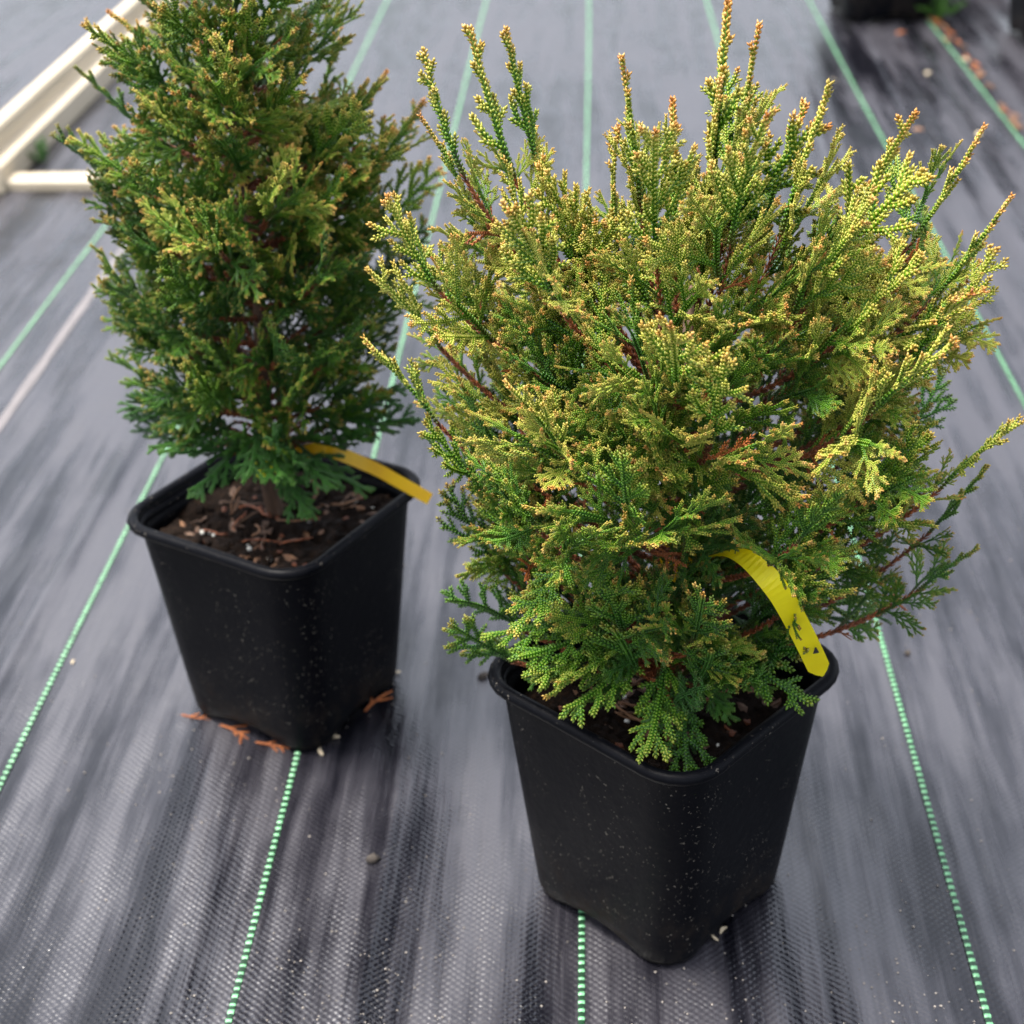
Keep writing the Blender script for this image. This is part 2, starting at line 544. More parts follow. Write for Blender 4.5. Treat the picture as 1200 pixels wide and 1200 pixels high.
# ---- pieces lying on the soil -------------------------------------------------
def lump_mesh(r, sx, sy, sz, mat, rough=0.35, smooth_=True):
    vs, fs = [], []
    lat, lon = 4, 6
    vs.append((0, 0, sz))
    for i in range(1, lat):
        th = math.pi * i / lat
        for k in range(lon):
            ph = 2 * math.pi * k / lon
            q = 1 + r.uniform(-rough, rough)
            vs.append((sx * math.sin(th) * math.cos(ph) * q, sy * math.sin(th) * math.sin(ph) * q, sz * math.cos(th) * q))
    vs.append((0, 0, -sz))
    e = len(vs) - 1
    for k in range(lon):
        k2 = (k + 1) % lon
        fs.append((0, 1 + k, 1 + k2))
        for i in range(lat - 2):
            a = 1 + i * lon
            fs.append((a + k, a + lon + k, a + lon + k2, a + k2))
        a = 1 + (lat - 2) * lon
        fs.append((a + k, e, a + k2))
    return mesh_from(vs, fs, mat, smooth_)
def tube_mesh(pts, radii, mat, sides=6, flat=1.0):
    vs, fs = [], []
    n = len(pts)
    for i, p in enumerate(pts):
        t = (pts[min(i + 1, n - 1)] - pts[max(i - 1, 0)]).normalized()
        a = t.cross(Vector((0, 0, 1)))
        if a.length < 1e-3: a = Vector((1, 0, 0))
        a.normalize()
        b = a.cross(t)
        for k in range(sides):
            an = 2 * math.pi * k / sides
            vs.append(p + a * (radii[i] * math.cos(an)) + b * (radii[i] * flat * math.sin(an)))
    for i in range(n - 1):
        for k in range(sides):
            q, q2 = i * sides + k, i * sides + (k + 1) % sides
            fs.append((q, q2, q2 + sides, q + sides))
    fs.append(tuple(range(sides))[::-1])
    fs.append(tuple(range((n - 1) * sides, n * sides)))
    return mesh_from(vs, fs, mat)
r = random.Random(21)
chips = [lump_mesh(r, 0.0030 * q, 0.0016, 0.0007, m_, 0.6, False) for q, m_ in ((0.6, RUST), (0.9, SOIL), (1.3, CHIP), (1.0, BARK), (1.7, SOIL), (0.7, BARK))]
perl = [lump_mesh(r, 0.0013, 0.0011, 0.0009, PERLITE, 0.2) for q in range(3)]
clods = [lump_mesh(r, 0.0030 * q, 0.0026 * q, 0.0020 * q, SOIL) for q in (0.6, 0.9, 1.2)]
fib = []
for k in range(4):
    pts, p, d = [], Vector((0, 0, 0)), Vector((1, 0, 0))
    for i in range(9):
        pts.append(p.copy())
        d = (d + Vector((r.uniform(-.1, .1), r.uniform(-.45, .45), r.uniform(-.2, .2)))).normalized()
        p = p + d * 0.0028
    fib.append(tube_mesh(pts, [0.0006] * 8 + [0.0003], [CHIP, RUST, CHIP, BARK][k], 5))
def strew(soil, hfun, seed, counts):
    r = random.Random(seed)
    w0_ = wz(0.10) / 2 - 0.008
    for name, meshes, n in (('bark_chip', chips, counts[0]), ('perlite_grain', perl, counts[1]), ('root_fibre', fib, counts[2]), ('soil_crumb', clods, counts[3])):
        for i in range(n):
            w = w0_ - (0.022 if name == 'root_fibre' else 0.004 if name == 'bark_chip' else 0)
            x, y = r.uniform(-w, w), r.uniform(-w, w)
            o = link(name, r.choice(meshes), soil)
            o.location = (x, y, hfun(x, y) + (0.0008 if name != 'soil_crumb' else 0.0))
            o.rotation_euler = (r.uniform(-.4, .4), r.uniform(-.4, .4), r.uniform(0, 6.28))
            s = r.uniform(0.7, 1.25)
            o.scale = (s, s, s)
strew(soilA, hA, 31, (110, 12, 30, 130))
strew(soilB, hB, 32, (100, 14, 26, 130))

# ---------------------------------------------------------------- thuja foliage
class Buf:
    def __init__(self):
        self.v, self.f, self.tip, self.age, self.knob = [], [], [], [], []
    def mesh(self, mat, name='spray'):
        me = mesh_from(self.v, self.f, mat, True, name)
        for nm, dat in (('tip', self.tip), ('age', self.age), ('knob', self.knob)):
            at = me.attributes.new(nm, 'FLOAT', 'POINT')
            at.data.foreach_set('value', dat)
        return me
def scale_twig(buf, pts, nrm, w0, w1, r, bead=0.0018, age0=0.3, age1=1.0, bud=1.0, thick=0.62, leafy=True, budlen=2.4):
    """a twig clad in scale leaves: pairs of small blunt leaves alternate between the edges and the faces"""
    seg = [(pts[i + 1] - pts[i]).length for i in range(len(pts) - 1)]
    L = sum(seg)
    n = max(2, int(round(L / bead)))
    def at(s):
        s = min(max(s, 0), L * 0.99999)
        for i, q in enumerate(seg):
            if s <= q: return pts[i].lerp(pts[i + 1], s / q), (pts[i + 1] - pts[i]).normalized()
            s -= q
        return pts[-1], (pts[-1] - pts[-2]).normalized()
    def basis(s):
        p, t = at(s)
        b = t.cross(nrm)
        if b.length < 1e-4: b = t.orthogonal()
        b.normalize()
        return p, t, b, b.cross(t).normalized()
    V, F, T_, A_, K_ = buf.v, buf.f, buf.tip, buf.age, buf.knob
    # core
    start, sides = len(V), 4
    m_ = max(2, n // 2)
    ck = 0.62 if leafy else 0.9
    for i in range(m_ + 1):
        s = L * i / m_
        p, t, b, nn = basis(s)
        w = (w0 + (w1 - w0) * i / m_) * ck * (1 if i < m_ else 0.4)
        for k in range(sides):
            a = 2 * math.pi * (k + 0.5) / sides
            V.append(p + b * (w * math.cos(a)) + nn * (w * thick * math.sin(a)))
            T_.append(bud if s > L * 0.97 else 0); A_.append((age0 + (age1 - age0) * i / m_) * 0.8); K_.append(0.1)
    for i in range(m_):
        for k in range(sides):
            q, q2 = start + i * sides + k, start + i * sides + (k + 1) % sides
            F.append((q, q2, q2 + sides, q + sides))
    if not leafy: return
    # leaves
    def leaf(c, t, o, u, ln, wd, hg, tv, av):
        """c base point, t along the twig, o outward, u across; five-sided bud shape"""
        o0 = len(V)
        V.append(c - t * (ln * 0.45) - o * (hg * 0.3)); K_.append(0.0)
        for k in range(5):
            a = 2 * math.pi * k / 5 + 0.3
            V.append(c + t * (ln * 0.18) + u * (wd * math.cos(a)) + o * (hg * (0.35 + 0.9 * math.sin(a)))); K_.append(0.55 + 0.3 * math.sin(a))
        V.append(c + t * (ln * 0.62) + o * (hg * 0.55)); K_.append(1.0)
        T_.extend([tv] * 7); A_.extend([av] * 7)
        for k in range(5):
            q, q2 = o0 + 1 + k, o0 + 1 + (k + 1) % 5
            F.append((o0, q2, q)); F.append((q, q2, o0 + 6))
    for i in range(n):
        for half in (0, 1):
            s = L * (i + 0.22 + 0.5 * half) / n
            p, t, b, nn = basis(s)
            w = (w0 + (w1 - w0) * s / L) * r.uniform(0.92, 1.1)
            left = n - i - half * 0.5
            tv = max(0.0, 1 - (left - 0.3) / budlen) * bud
            av = age0 + (age1 - age0) * s / L
            last = left < 1.1
            for sd in (-1, 1):
                if half == 0:     # edge pair
                    leaf(p + b * (sd * w * 0.52), (t + b * sd * 0.30).normalized(), b * sd, nn, bead * 1.12, w * thick * 0.72, w * 0.46, tv, av)
                else:             # face pair
                    leaf(p + nn * (sd * w * thick * 0.42), (t + nn * sd * 0.22).normalized(), nn * sd, b, bead * 1.12 * (1.25 if last else 1), w * 0.52, w * thick * 0.62, tv, av)
def path(p0, ang, L, curl, r, n=6, plane=0.0, arch=0.0):
    """a curve in the XZ plane leaving p0 at `ang` from +Z, bending by `curl`, leaving the plane by `arch`"""
    pts = [p0.copy()]
    p = p0.copy()
    for i in range(n):
        a = ang + curl * (i + 0.5) / n
        y = arch * (i + 0.5) / n + plane
        p = p + Vector((math.sin(a) * math.cos(y), math.sin(y), math.cos(a) * math.cos(y))) * (L / n)
        pts.append(p.copy())
    return pts
def at_path(pts, t):
    k = min(int(t * (len(pts) - 1)), len(pts) - 2)
    f = t * (len(pts) - 1) - k
    d = pts[k + 1] - pts[k]
    return pts[k].lerp(pts[k + 1], f), math.atan2(d.x, d.z), d.normalized()
def spray(seed, kind, mat, buf=None):
    """one flat frond. unit: metres, base at origin, grows along +Z, lies about the XZ plane"""
    r = random.Random(seed)
    own = buf is None
    buf = Buf() if own else buf
    N = Vector((0, 1, 0))
    if kind == 'fan':
        L, w, dens, spread, bud = r.uniform(0.044, 0.054), 0.00150, 0.0098, 0.46, 1.0
    elif kind == 'spike':
        L, w, dens, spread, bud = r.uniform(0.050, 0.062), 0.00160, 0.0110, 0.26, 1.0
    elif kind == 'lax':
        L, w, dens, spread, bud = r.uniform(0.052, 0.064), 0.00150, 0.0105, 0.40, 0.30
    ax = path(Vector((0, 0, 0)), 0, L, r.uniform(-.28, .28), r, 8, 0, r.uniform(-.35, .35) + (0.5 if kind == 'lax' else 0))
    scale_twig(buf, ax, N, w * 1.0, w * 0.95, r, age0=0.0, age1=1.0, bud=bud, budlen=11.0 if kind == 'spike' else 3.0)
    s, side = L * (0.13 if kind != 'spike' else 0.2), r.choice((-1, 1))
    while s < L * 0.95:
        t = s / L
        p, a, d = at_path(ax, t)
        if kind == 'fan':
            ll = L * spread * (0.55 + 0.55 * math.sin(math.pi * min(1, 0.15 + 0.8 * t))) * (1.0 - 0.62 * t ** 1.5) * r.uniform(0.6, 1.25)
        elif kind == 'spike':
            ll = L * spread * (1.25 - t) * r.uniform(0.5, 1.2)
        else:
            ll = L * spread * (0.5 + 0.6 * math.sin(math.pi * t)) * (1.05 - 0.6 * t) * r.uniform(0.8, 1.15)
        ll = max(ll, 0.004)
        ang = a + side * math.radians(r.uniform(36, 54) if kind != 'spike' else r.uniform(26, 46))
        yo = r.uniform(-.24, .24)
        sp = path(p, ang, ll, -side * r.uniform(0.2, 0.9), r, 5, yo, r.uniform(-.3, .3))
        nn = Vector((r.uniform(-.25, .25), 1, r.uniform(-.25, .25))).normalized()
        scale_twig(buf, sp, nn, w * 0.92, w * 0.86, r, age0=0.15 + 0.6 * t, age1=0.75 + 0.25 * t, bud=bud * (0.35 + 0.65 * t))
        # twiglets of the second order
        q, sd = 0.0035, r.choice((-1, 1))
        while q < ll - 0.0022:
            u = q / ll
            p2, a2, d2 = at_path(sp, u)
            l2 = min(0.0080, (ll - q) * r.uniform(0.45, 0.85)) if kind != 'spike' else min(0.006, (ll - q) * 0.6)
            if l2 > 0.0026:
                tw = path(p2, a2 + sd * math.radians(r.uniform(34, 52)), l2, -sd * r.uniform(0.1, 0.5), r, 3, yo + r.uniform(-.2, .2))
                scale_twig(buf, tw, nn, w * 0.84, w * 0.78, r, age0=0.4 + 0.4 * t, age1=0.85 + 0.15 * t, bud=bud * 0.35 * t)
            q += dens * r.uniform(0.40, 0.58) * (1.0 if kind != 'lax' else 1.05)
            sd = -sd
        s += dens * r.uniform(0.40, 0.62)
        side = -side
    if not own: return buf, L
    return buf.mesh(mat, 'foliage_spray'), L
FANS = [spray(100 + i, 'fan', LEAF) for i in range(9)]
SPIKES = [spray(200 + i, 'spike', LEAF) for i in range(6)]
LAX = [spray(300 + i, 'lax', LEAF) for i in range(6)]
def frond(seed, mat, kind='fan'):
    """a larger leafy shoot: several flat fans round one axis"""
    r = random.Random(seed)
    out = Buf()
    L = 0.062
    ax = path(Vector((0, 0, 0)), 0, L * 0.62, r.uniform(-.3, .3), r, 8, 0, r.uniform(-.3, .3))
    scale_twig(out, ax, Vector((0, 1, 0)), 0.0015, 0.0014, r, age0=0.0, age1=0.35, bud=0)
    n = 5
    for k in range(n):
        t = 0.12 + 0.86 * k / (n - 1)
        p, a, d = at_path(ax, t)
        b, fl = spray(seed * 31 + k, kind if k < n - 1 or r.random() < .5 else 'spike', None, Buf())
        sc = (0.84 if k < n - 1 else 0.62) * r.uniform(0.8, 1.1) * (L * 0.62 / fl) * (1.15 - 0.25 * t)
        sd = (1 if k % 2 else -1) if k < n - 1 else 0
        rot = Matrix.Rotation(a + sd * math.radians(r.uniform(28, 50)), 3, 'Y') @ Matrix.Rotation(r.uniform(-.75, .75), 3, 'Z') @ Matrix.Rotation(r.uniform(-.35, .35), 3, 'X')
        o = len(out.v)
        # narrower copies keep the width of their twigs
        out.v += [p + (rot @ v) * sc * 1.12 for v in b.v]
        out.f += [tuple(i + o for i in f) for f in b.f]
        out.tip += b.tip
        out.knob += b.knob
        out.age += [0.18 + 0.82 * q for q in b.age]
    return out.mesh(mat, 'foliage_spray'), L
FRONDS = [frond(500 + i, LEAF) for i in range(6)]

def dead_twig(seed, mat):
    r = random.Random(seed)
    buf = Buf()
    L = 0.020
    ax = path(Vector((0, 0, 0)), 0, L, r.uniform(-1.1, 1.1), r, 6, 0, r.uniform(-.4, .4))
    scale_twig(buf, ax, Vector((0, 1, 0)), 0.0008, 0.0006, r, bead=0.0016)
    for t, sd in ((0.3, 1), (0.45, -1), (0.62, 1), (0.75, -1)):
        if r.random() < 0.25: continue
        p, a, d = at_path(ax, t)
        scale_twig(buf, path(p, a + sd * r.uniform(.6, 1.0), L * r.uniform(.2, .5), -sd * .3, r, 4), Vector((0, 1, 0)), 0.0007, 0.00055, r, bead=0.0016)
    return buf.mesh(mat, 'dead_twig')
DEAD = [dead_twig(400 + i, ORANGE) for i in range(5)]

def frame(z, nrm):
    """rotation with local Z along z and local Y near nrm"""
    z = z.normalized()
    x = nrm.cross(z)
    if x.length < 1e-4: x = z.orthogonal()
    x.normalize()
    y = z.cross(x)
    return Matrix((x, y, z)).transposed().to_quaternion()
def bez(p0, p1, p2, n=14):
    return [p0 * (1 - t) ** 2 + p1 * (2 * t * (1 - t)) + p2 * t * t for t in [i / n for i in range(n + 1)]]
class Plant:
    def __init__(self, name, base, label, cat, group, seed):
        self.root = empty(name, base)
        tag(self.root, label, cat, group)
        self.base = Vector(base)
        self.r = random.Random(seed)
        self.n = 0
    def stem(self, pts, radii, mat=None, name='stem'):
        return link(name, tube_mesh([p - self.base for p in pts], radii, mat or BARK, 8), self.root)
    def place(self, parent, src, pos, d, nrm, length, color):
        me, L = src
        o = link('foliage_spray', me, parent)
        o.location = pos - self.base
        o.rotation_mode = 'QUATERNION'
        o.rotation_quaternion = frame(d, nrm)
        s = length / L
        o.scale = (s, s, s)
        o.color = (*color, 1)
        self.n += 1
        return o
    def branch(self, pts, r0, r1):
        b = Buf()
        P = [p - self.base for p in pts]
        scale_twig(b, P, Vector((0.3, 1, 0.2)).normalized(), r0, r1, self.r, bead=0.0034, thick=0.9)
        return link('branch', b.mesh(RUST, 'branch'), self.root)
    def limb(self, start, ctrl, tip, kinds, color, term_len, step=0.0075, t0=0.42, r0=0.0015, side_len=0.040, axis_pt=None, term=True, up=0.35, dead=0.45):
        r = self.r
        pts = bez(start, ctrl, tip)
        # woody part ends a little inside the terminal spray
        tot = sum((pts[i + 1] - pts[i]).length for i in range(len(pts) - 1))
        cut = max(0.3, 1 - term_len * 0.9 / tot)
        wood = [bezp(start, ctrl, tip, cut * i / 10) for i in range(11)]
        br = self.branch(wood, r0, r0 * 0.55)
        ax = axis_pt
        if term:
            p = bezp(start, ctrl, tip, cut)
            d = tip - p
            out = Vector((p.x - ax.x, p.y - ax.y, 0)).normalized()
            nrm = (out * r.uniform(0.3, 1) + Vector((r.uniform(-1, 1), r.uniform(-1, 1), r.uniform(-.2, .5))) * 0.55)
            self.place(br, r.choice(kinds[0]), p, d, nrm, d.length * 1.02, jit(color, r))
        s, sd = t0 * tot, r.choice((-1, 1))
        while s < cut * tot:
            t = s / tot
            p = bezp(start, ctrl, tip, t)
            tg = (bezp(start, ctrl, tip, t + 0.02) - bezp(start, ctrl, tip, t - 0.02)).normalized()
            out = Vector((p.x - ax.x, p.y - ax.y, 0))
            out = out.normalized() if out.length > 1e-4 else Vector((0, -1, 0))
            lat = tg.cross(out.cross(tg)) if False else tg.cross(Vector((0, 0, 1)))
            lat = lat.normalized() if lat.length > 1e-3 else Vector((1, 0, 0))
            d = tg * 0.75 + lat * sd * r.uniform(0.25, 0.95) + out * r.uniform(0.0, 0.5) + Vector((0, 0, up + r.uniform(-.25, .3)))
            nrm = out * r.uniform(0.2, 1.0) + Vector((0, 0, r.uniform(0, 0.5))) + Vector((r.uniform(-1, 1), r.uniform(-1, 1), r.uniform(-1, 1))) * 0.6
            ln = side_len * r.uniform(0.72, 1.2) * (1.0 - 0.25 * t)
            self.place(br, r.choice(kinds[1]), p, d, nrm, ln, jit(color, r))
            if r.random() < dead and t < 0.62:
                o = link('dead_twig', r.choice(DEAD), br)
                o.location = p - self.base
                o.rotation_mode = 'QUATERNION'
                o.rotation_quaternion = frame(-lat * sd + tg * 0.5 + out * 0.4, nrm)
                k = r.uniform(0.6, 1.1)
                o.scale = (k, k, k)
            s += step * r.uniform(0.75, 1.3)
            sd = -sd
        return br
def bezp(a, b, c, t):
    t = max(0.0, min(1.0, t))
    return a * (1 - t) ** 2 + b * (2 * t * (1 - t)) + c * t * t
def jit(c, r):
    return (max(0, c[0] * r.uniform(0.55, 1.2)), max(0, min(1.2, c[1] + r.uniform(-.20, .20))), max(0, c[2] + r.uniform(-.1, .1)))

# ---------------------------------------------------------------- the round bushy conifer
soil_top = 0.106
PA = Plant('conifer_bush', (A.x, A.y, soil_top - 0.010), 'round bushy conifer with yellow-green upright tips in a black pot', 'conifer', 'potted conifers', 11)
axA = Vector((0.034, 0.531, 0))
trunkA = [Vector((0.030, 0.531, 0.094)), Vector((0.031, 0.530, 0.125)), Vector((0.034, 0.530, 0.155)), Vector((0.036, 0.532, 0.190)), Vector((0.034, 0.533, 0.235)), Vector((0.036, 0.531, 0.285))]
PA.stem(trunkA, [0.0056, 0.0046, 0.0040, 0.0034, 0.0026, 0.0016])
def trunkA_at(z):
    for a, b in zip(trunkA, trunkA[1:]):
        if z <= b.z: return a.lerp(b, max(0, (z - a.z) / (b.z - a.z)))
    return trunkA[-1]
def limb_front(tip, col, kinds, tl, **kw):
    h = (tip - Vector((axA.x, axA.y, tip.z))).length
    z0 = min(0.235, max(0.118, tip.z - h * 0.62 - 0.03))
    st = trunkA_at(z0)
    mid = st.lerp(tip, 0.55)
    out = Vector((tip.x - st.x, tip.y - st.y, 0))
    ctrl = mid + out * 0.22 + Vector((0, 0, -0.018 if tip.z > 0.15 else 0.030))
    return PA.limb(st, ctrl, tip, kinds, col, tl, axis_pt=axA, **kw)
# outline limbs: where the ends of the long shoots stand
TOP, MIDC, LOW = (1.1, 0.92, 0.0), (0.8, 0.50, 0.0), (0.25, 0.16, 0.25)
outl = [
    (852, 8, 0.000, 'S', TOP, .060), (884, 30, .015, 'S', TOP, .050), (543, 40, .010, 'S', TOP, .058), (483, 68, -.005, 'S', TOP, .050),
    (585, 38, .012, 'S', TOP, .055), (736, 72, .010, 'S', TOP, .050), (965, 102, -.010, 'S', TOP, .055), (1066, 122, .010, 'S', TOP, .050),
    (1158, 150, .000, 'S', TOP, .055), (1190, 232, -.01, 'S', TOP, .055), (1170, 290, .02, 'F', TOP, .048), (1120, 360, -.03, 'F', MIDC, .045),
    (1182, 482, -.02, 'F', TOP, .050), (1158, 545, .00, 'S', MIDC, .046), (1140, 636, -.01, 'S', MIDC, .040), (1110, 440, .04, 'F', LOW, .045),
    (1035, 745, .035, 'L', LOW, .055), (518, 728, -.02, 'F', MIDC, .050), (522, 575, .01, 'F', MIDC, .045),
    (530, 668, .00, 'L', LOW, .052), (532, 452, -.02, 'F', MIDC, .045), (440, 395, .00, 'F', TOP, .052), (447, 305, .01, 'F', TOP, .050),
    (442, 235, .00, 'F', TOP, .050), (500, 130, .02, 'S', TOP, .045), (650, 190, .00, 'F', TOP, .045), (700, 150, .03, 'S', TOP, .045),
    (790, 120, .02, 'S', TOP, .05), (930, 120, .03, 'S', TOP, .05), (1010, 230, -.03, 'F', TOP, .05), (760, 150, -.03, 'F', TOP, .05),
    (880, 130, -.03, 'F', TOP, .05), (840, 90, .0, 'S', TOP, .05), (600, 230, -.04, 'F', TOP, .05)]
K = {'S': (SPIKES, FRONDS + FANS[:2]), 'F': (FANS, FRONDS), 'L': (LAX, LAX + FANS[:3])}
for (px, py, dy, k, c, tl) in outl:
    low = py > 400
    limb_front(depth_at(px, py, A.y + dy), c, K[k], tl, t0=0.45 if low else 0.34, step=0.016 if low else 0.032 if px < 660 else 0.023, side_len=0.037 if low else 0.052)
# the shell facing all round
rA = random.Random(8)
def crown_r(z):
    pts = [(0.10, 0.045), (0.13, 0.052), (0.17, 0.066), (0.21, 0.086), (0.25, 0.100), (0.29, 0.100), (0.315, 0.085), (0.34, 0.055), (0.37, 0.02)]
    for (a, b), (c, d) in zip(pts, pts[1:]):
        if z <= c: return b + (d - b) * max(0, (z - a) / (c - a))
    return 0.02
for zi, (z, nn) in enumerate(((0.125, 6), (0.165, 8), (0.205, 9), (0.245, 9), (0.285, 8), (0.315, 5))):
    for k in range(nn):
        a = 2 * math.pi * (k + 0.5 * (zi % 2) + rA.uniform(-.25, .25)) / nn
        zz = z + rA.uniform(-.014, .014)
        rr = crown_r(zz) * rA.uniform(0.82, 1.0)
        tip = Vector((axA.x + rr * math.cos(a), axA.y + rr * math.sin(a) * 0.95, zz))
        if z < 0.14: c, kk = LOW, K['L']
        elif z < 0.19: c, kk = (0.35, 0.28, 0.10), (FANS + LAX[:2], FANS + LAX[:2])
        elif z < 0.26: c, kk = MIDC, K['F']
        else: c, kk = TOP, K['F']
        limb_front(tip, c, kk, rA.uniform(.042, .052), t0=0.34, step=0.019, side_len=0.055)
# inner sprays that close the heart of the crown towards every side
for k in range(30):
    a = 2.39996 * k
    z = 0.150 + 0.150 * (k + 0.5) / 30
    rr = crown_r(z) * rA.uniform(0.35, 0.72)
    if k % 3 == 0: a = -math.pi / 2 + rA.uniform(-.9, .9)
    tip = Vector((axA.x + rr * math.cos(a), axA.y + rr * math.sin(a), z + 0.012))
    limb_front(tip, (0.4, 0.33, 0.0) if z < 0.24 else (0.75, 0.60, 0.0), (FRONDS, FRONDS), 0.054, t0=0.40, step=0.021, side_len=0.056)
# short drooping fronds over the soil
for (px, py, dy) in ((805, 888, -.045), (760, 860, -.05), (690, 830, -.035), (850, 850, -.04), (910, 815, -.03), (720, 800, -.05), (615, 790, -.03), (880, 770, -.045), (800, 800, -.06)):
    limb_front(depth_at(px, py, A.y + dy), (0.25, 0.22, 0.25), K['L'], .046, t0=0.62, step=0.013, side_len=0.034, up=-.2)


def hang(P, stem_at, z0, tip, ctrl_up, src, col, ln):
    st = stem_at(z0)
    mid = st.lerp(tip, 0.45) + Vector((0, 0, ctrl_up))
    cut = 0.42
    br = P.branch([bezp(st, mid, tip, cut * i / 6) for i in range(7)], 0.0011, 0.0008)
    p = bezp(st, mid, tip, cut)
    out = Vector((tip.x - st.x, tip.y - st.y, 0.02))
    P.place(br, src, p, tip - p, out + Vector((P.r.uniform(-.02, .02), P.r.uniform(-.02, .02), 0.02)), max(ln, (tip - p).length), jit(col, P.r))
for k, (px, py, dy) in enumerate(((806, 892, -.050), (770, 868, -.052), (700, 835, -.044), (905, 812, -.036), (660, 800, -.040), (630, 775, -.034), (590, 752, -.028), (1010, 735, .02))):
    hang(PA, trunkA_at, 0.135 + 0.004 * (k % 4), depth_at(px, py, A.y + dy), 0.018, LAX[(k * 5) % 6], (0.3, 0.34 + 0.12 * (k % 3), 0.12), 0.050)
# ---------------------------------------------------------------- the tall narrow conifer
PB = Plant('conifer_column', (B.x, B.y, soil_top - 0.006), 'tall narrow conifer with dense dark green foliage in a black pot', 'conifer', 'potted conifers', 23)
axB = Vector((-0.153, 0.670, 0))
trunkB = [Vector((-0.1548, 0.670, 0.094)), Vector((-0.157, 0.669, 0.13)), Vector((-0.156, 0.669, 0.17)), Vector((-0.152, 0.670, 0.22)), Vector((-0.153, 0.671, 0.30)), Vector((-0.150, 0.670, 0.38)), Vector((-0.147, 0.670, 0.46))]
PB.stem(trunkB, [0.0050, 0.0042, 0.0038, 0.0032, 0.0024, 0.0013, 0.0006])
def trunkB_at(z):
    for a, b in zip(trunkB, trunkB[1:]):
        if z <= b.z: return a.lerp(b, max(0, (z - a.z) / (b.z - a.z)))
    return trunkB[-1]
def limb_back(tip, col, kinds, tl, drop=None, **kw):
    h = (tip - Vector((axB.x, axB.y, tip.z))).length
    z0 = max(0.150, tip.z - (h * 0.75 if drop is None else drop))
    st = trunkB_at(z0)
    out = Vector((tip.x - st.x, tip.y - st.y, 0))
    ctrl = st.lerp(tip, 0.5) + out * 0.22 + Vector((0, 0, -0.012))
    return PB.limb(st, ctrl, tip, kinds, col, tl, axis_pt=axB, **kw)
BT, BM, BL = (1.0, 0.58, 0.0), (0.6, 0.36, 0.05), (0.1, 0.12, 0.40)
outb = [(70, 148, 0, 'F', BM, .048), (92, 75, 0, 'S', BM, .045), (135, 5, .01, 'S', BT, .045), (155, -20, -.01, 'S', BT, .05), (95, 200, .0, 'F', BM, .045), (120, 250, -.01, 'F', BM, .045),
        (103, 305, 0, 'F', BM, .048), (120, 330, .0, 'F', BM, .045), (140, 400, .01, 'L', BM, .050), (140, 495, .0, 'L', BL, .055), (200, 520, -.02, 'L', BL, .045),
        (492, 470, .0, 'L', BL, .055), (455, 395, .02, 'F', BM, .045), (470, 330, .02, 'F', BM, .045), (500, 260, .03, 'F', BM, .05), (505, 190, .02, 'F', BT, .05),
        (500, 115, .02, 'S', BT, .05), (455, 85, .03, 'S', BT, .05), (435, 95, .0, 'S', BT, .045), (470, 160, .0, 'F', BT, .05), (370, 30, .0, 'F', BT, .05),
        (360, 70, -.02, 'F', BT, .05), (348, 590, -.030, 'L', BL, .050), (398, 560, -.02, 'L', BL, .050), (255, 560, -.025, 'L', BL, .05), (300, 560, -.04, 'L', BL, .045), (440, 500, -.01, 'L', BL, .05), (180, 470, -.01, 'L', BL, .05), (330, 520, -.05, 'L', BM, .05), (230, 445, -.02, 'L', BM, .05), (450, 440, .0, 'L', BM, .05)]
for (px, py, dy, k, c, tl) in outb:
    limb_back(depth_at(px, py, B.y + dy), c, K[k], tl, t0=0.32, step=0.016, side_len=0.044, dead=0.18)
for k, (px, py) in enumerate(((250, 60), (300, 20), (210, 90), (330, 90), (270, 150), (230, 180), (310, 200), (250, 260), (330, 290), (280, -40), (230, 0), (330, -30), (265, 5), (255, -15))):
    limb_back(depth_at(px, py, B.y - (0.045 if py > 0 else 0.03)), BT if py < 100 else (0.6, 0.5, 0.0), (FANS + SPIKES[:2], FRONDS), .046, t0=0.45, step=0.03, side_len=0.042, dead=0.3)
for k, (px, py, dy) in enumerate(((345, 595, -.040), (405, 575, -.020), (262, 560, -.030), (300, 545, -.040), (375, 560, -.040), (230, 520, -.02), (150, 498, .0), (440, 510, -.01), (485, 478, .0), (325, 560, -.045))):
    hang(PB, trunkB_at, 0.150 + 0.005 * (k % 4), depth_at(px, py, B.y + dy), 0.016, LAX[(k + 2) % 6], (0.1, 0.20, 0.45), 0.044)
rB = random.Random(18)
def crown_rb(z):
    pts = [(0.16, 0.050), (0.19, 0.062), (0.23, 0.070), (0.29, 0.074), (0.34, 0.060), (0.40, 0.042), (0.46, 0.020)]
    for (a, b), (c, d) in zip(pts, pts[1:]):
        if z <= c: return b + (d - b) * max(0, (z - a) / (c - a))
    return 0.015
for zi, (z, nn) in enumerate(((0.180, 6), (0.210, 9), (0.240, 10), (0.270, 11), (0.300, 11), (0.330, 10), (0.360, 9), (0.395, 7), (0.43, 5), (0.465, 3))):
    for k in range(nn):
        a = 2 * math.pi * (k + 0.5 * (zi % 2) + rB.uniform(-.25, .25)) / nn
        zz = z + rB.uniform(-.010, .010)
        rr = crown_rb(zz) * rB.uniform(0.80, 1.02)
        tip = Vector((axB.x + rr * math.cos(a), axB.y + rr * math.sin(a), zz))
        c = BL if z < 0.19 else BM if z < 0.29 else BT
        limb_back(tip, c, K['L'] if z < 0.2 else K['F'], rB.uniform(.040, .050), t0=0.12, step=0.016, side_len=0.046, dead=0.15)


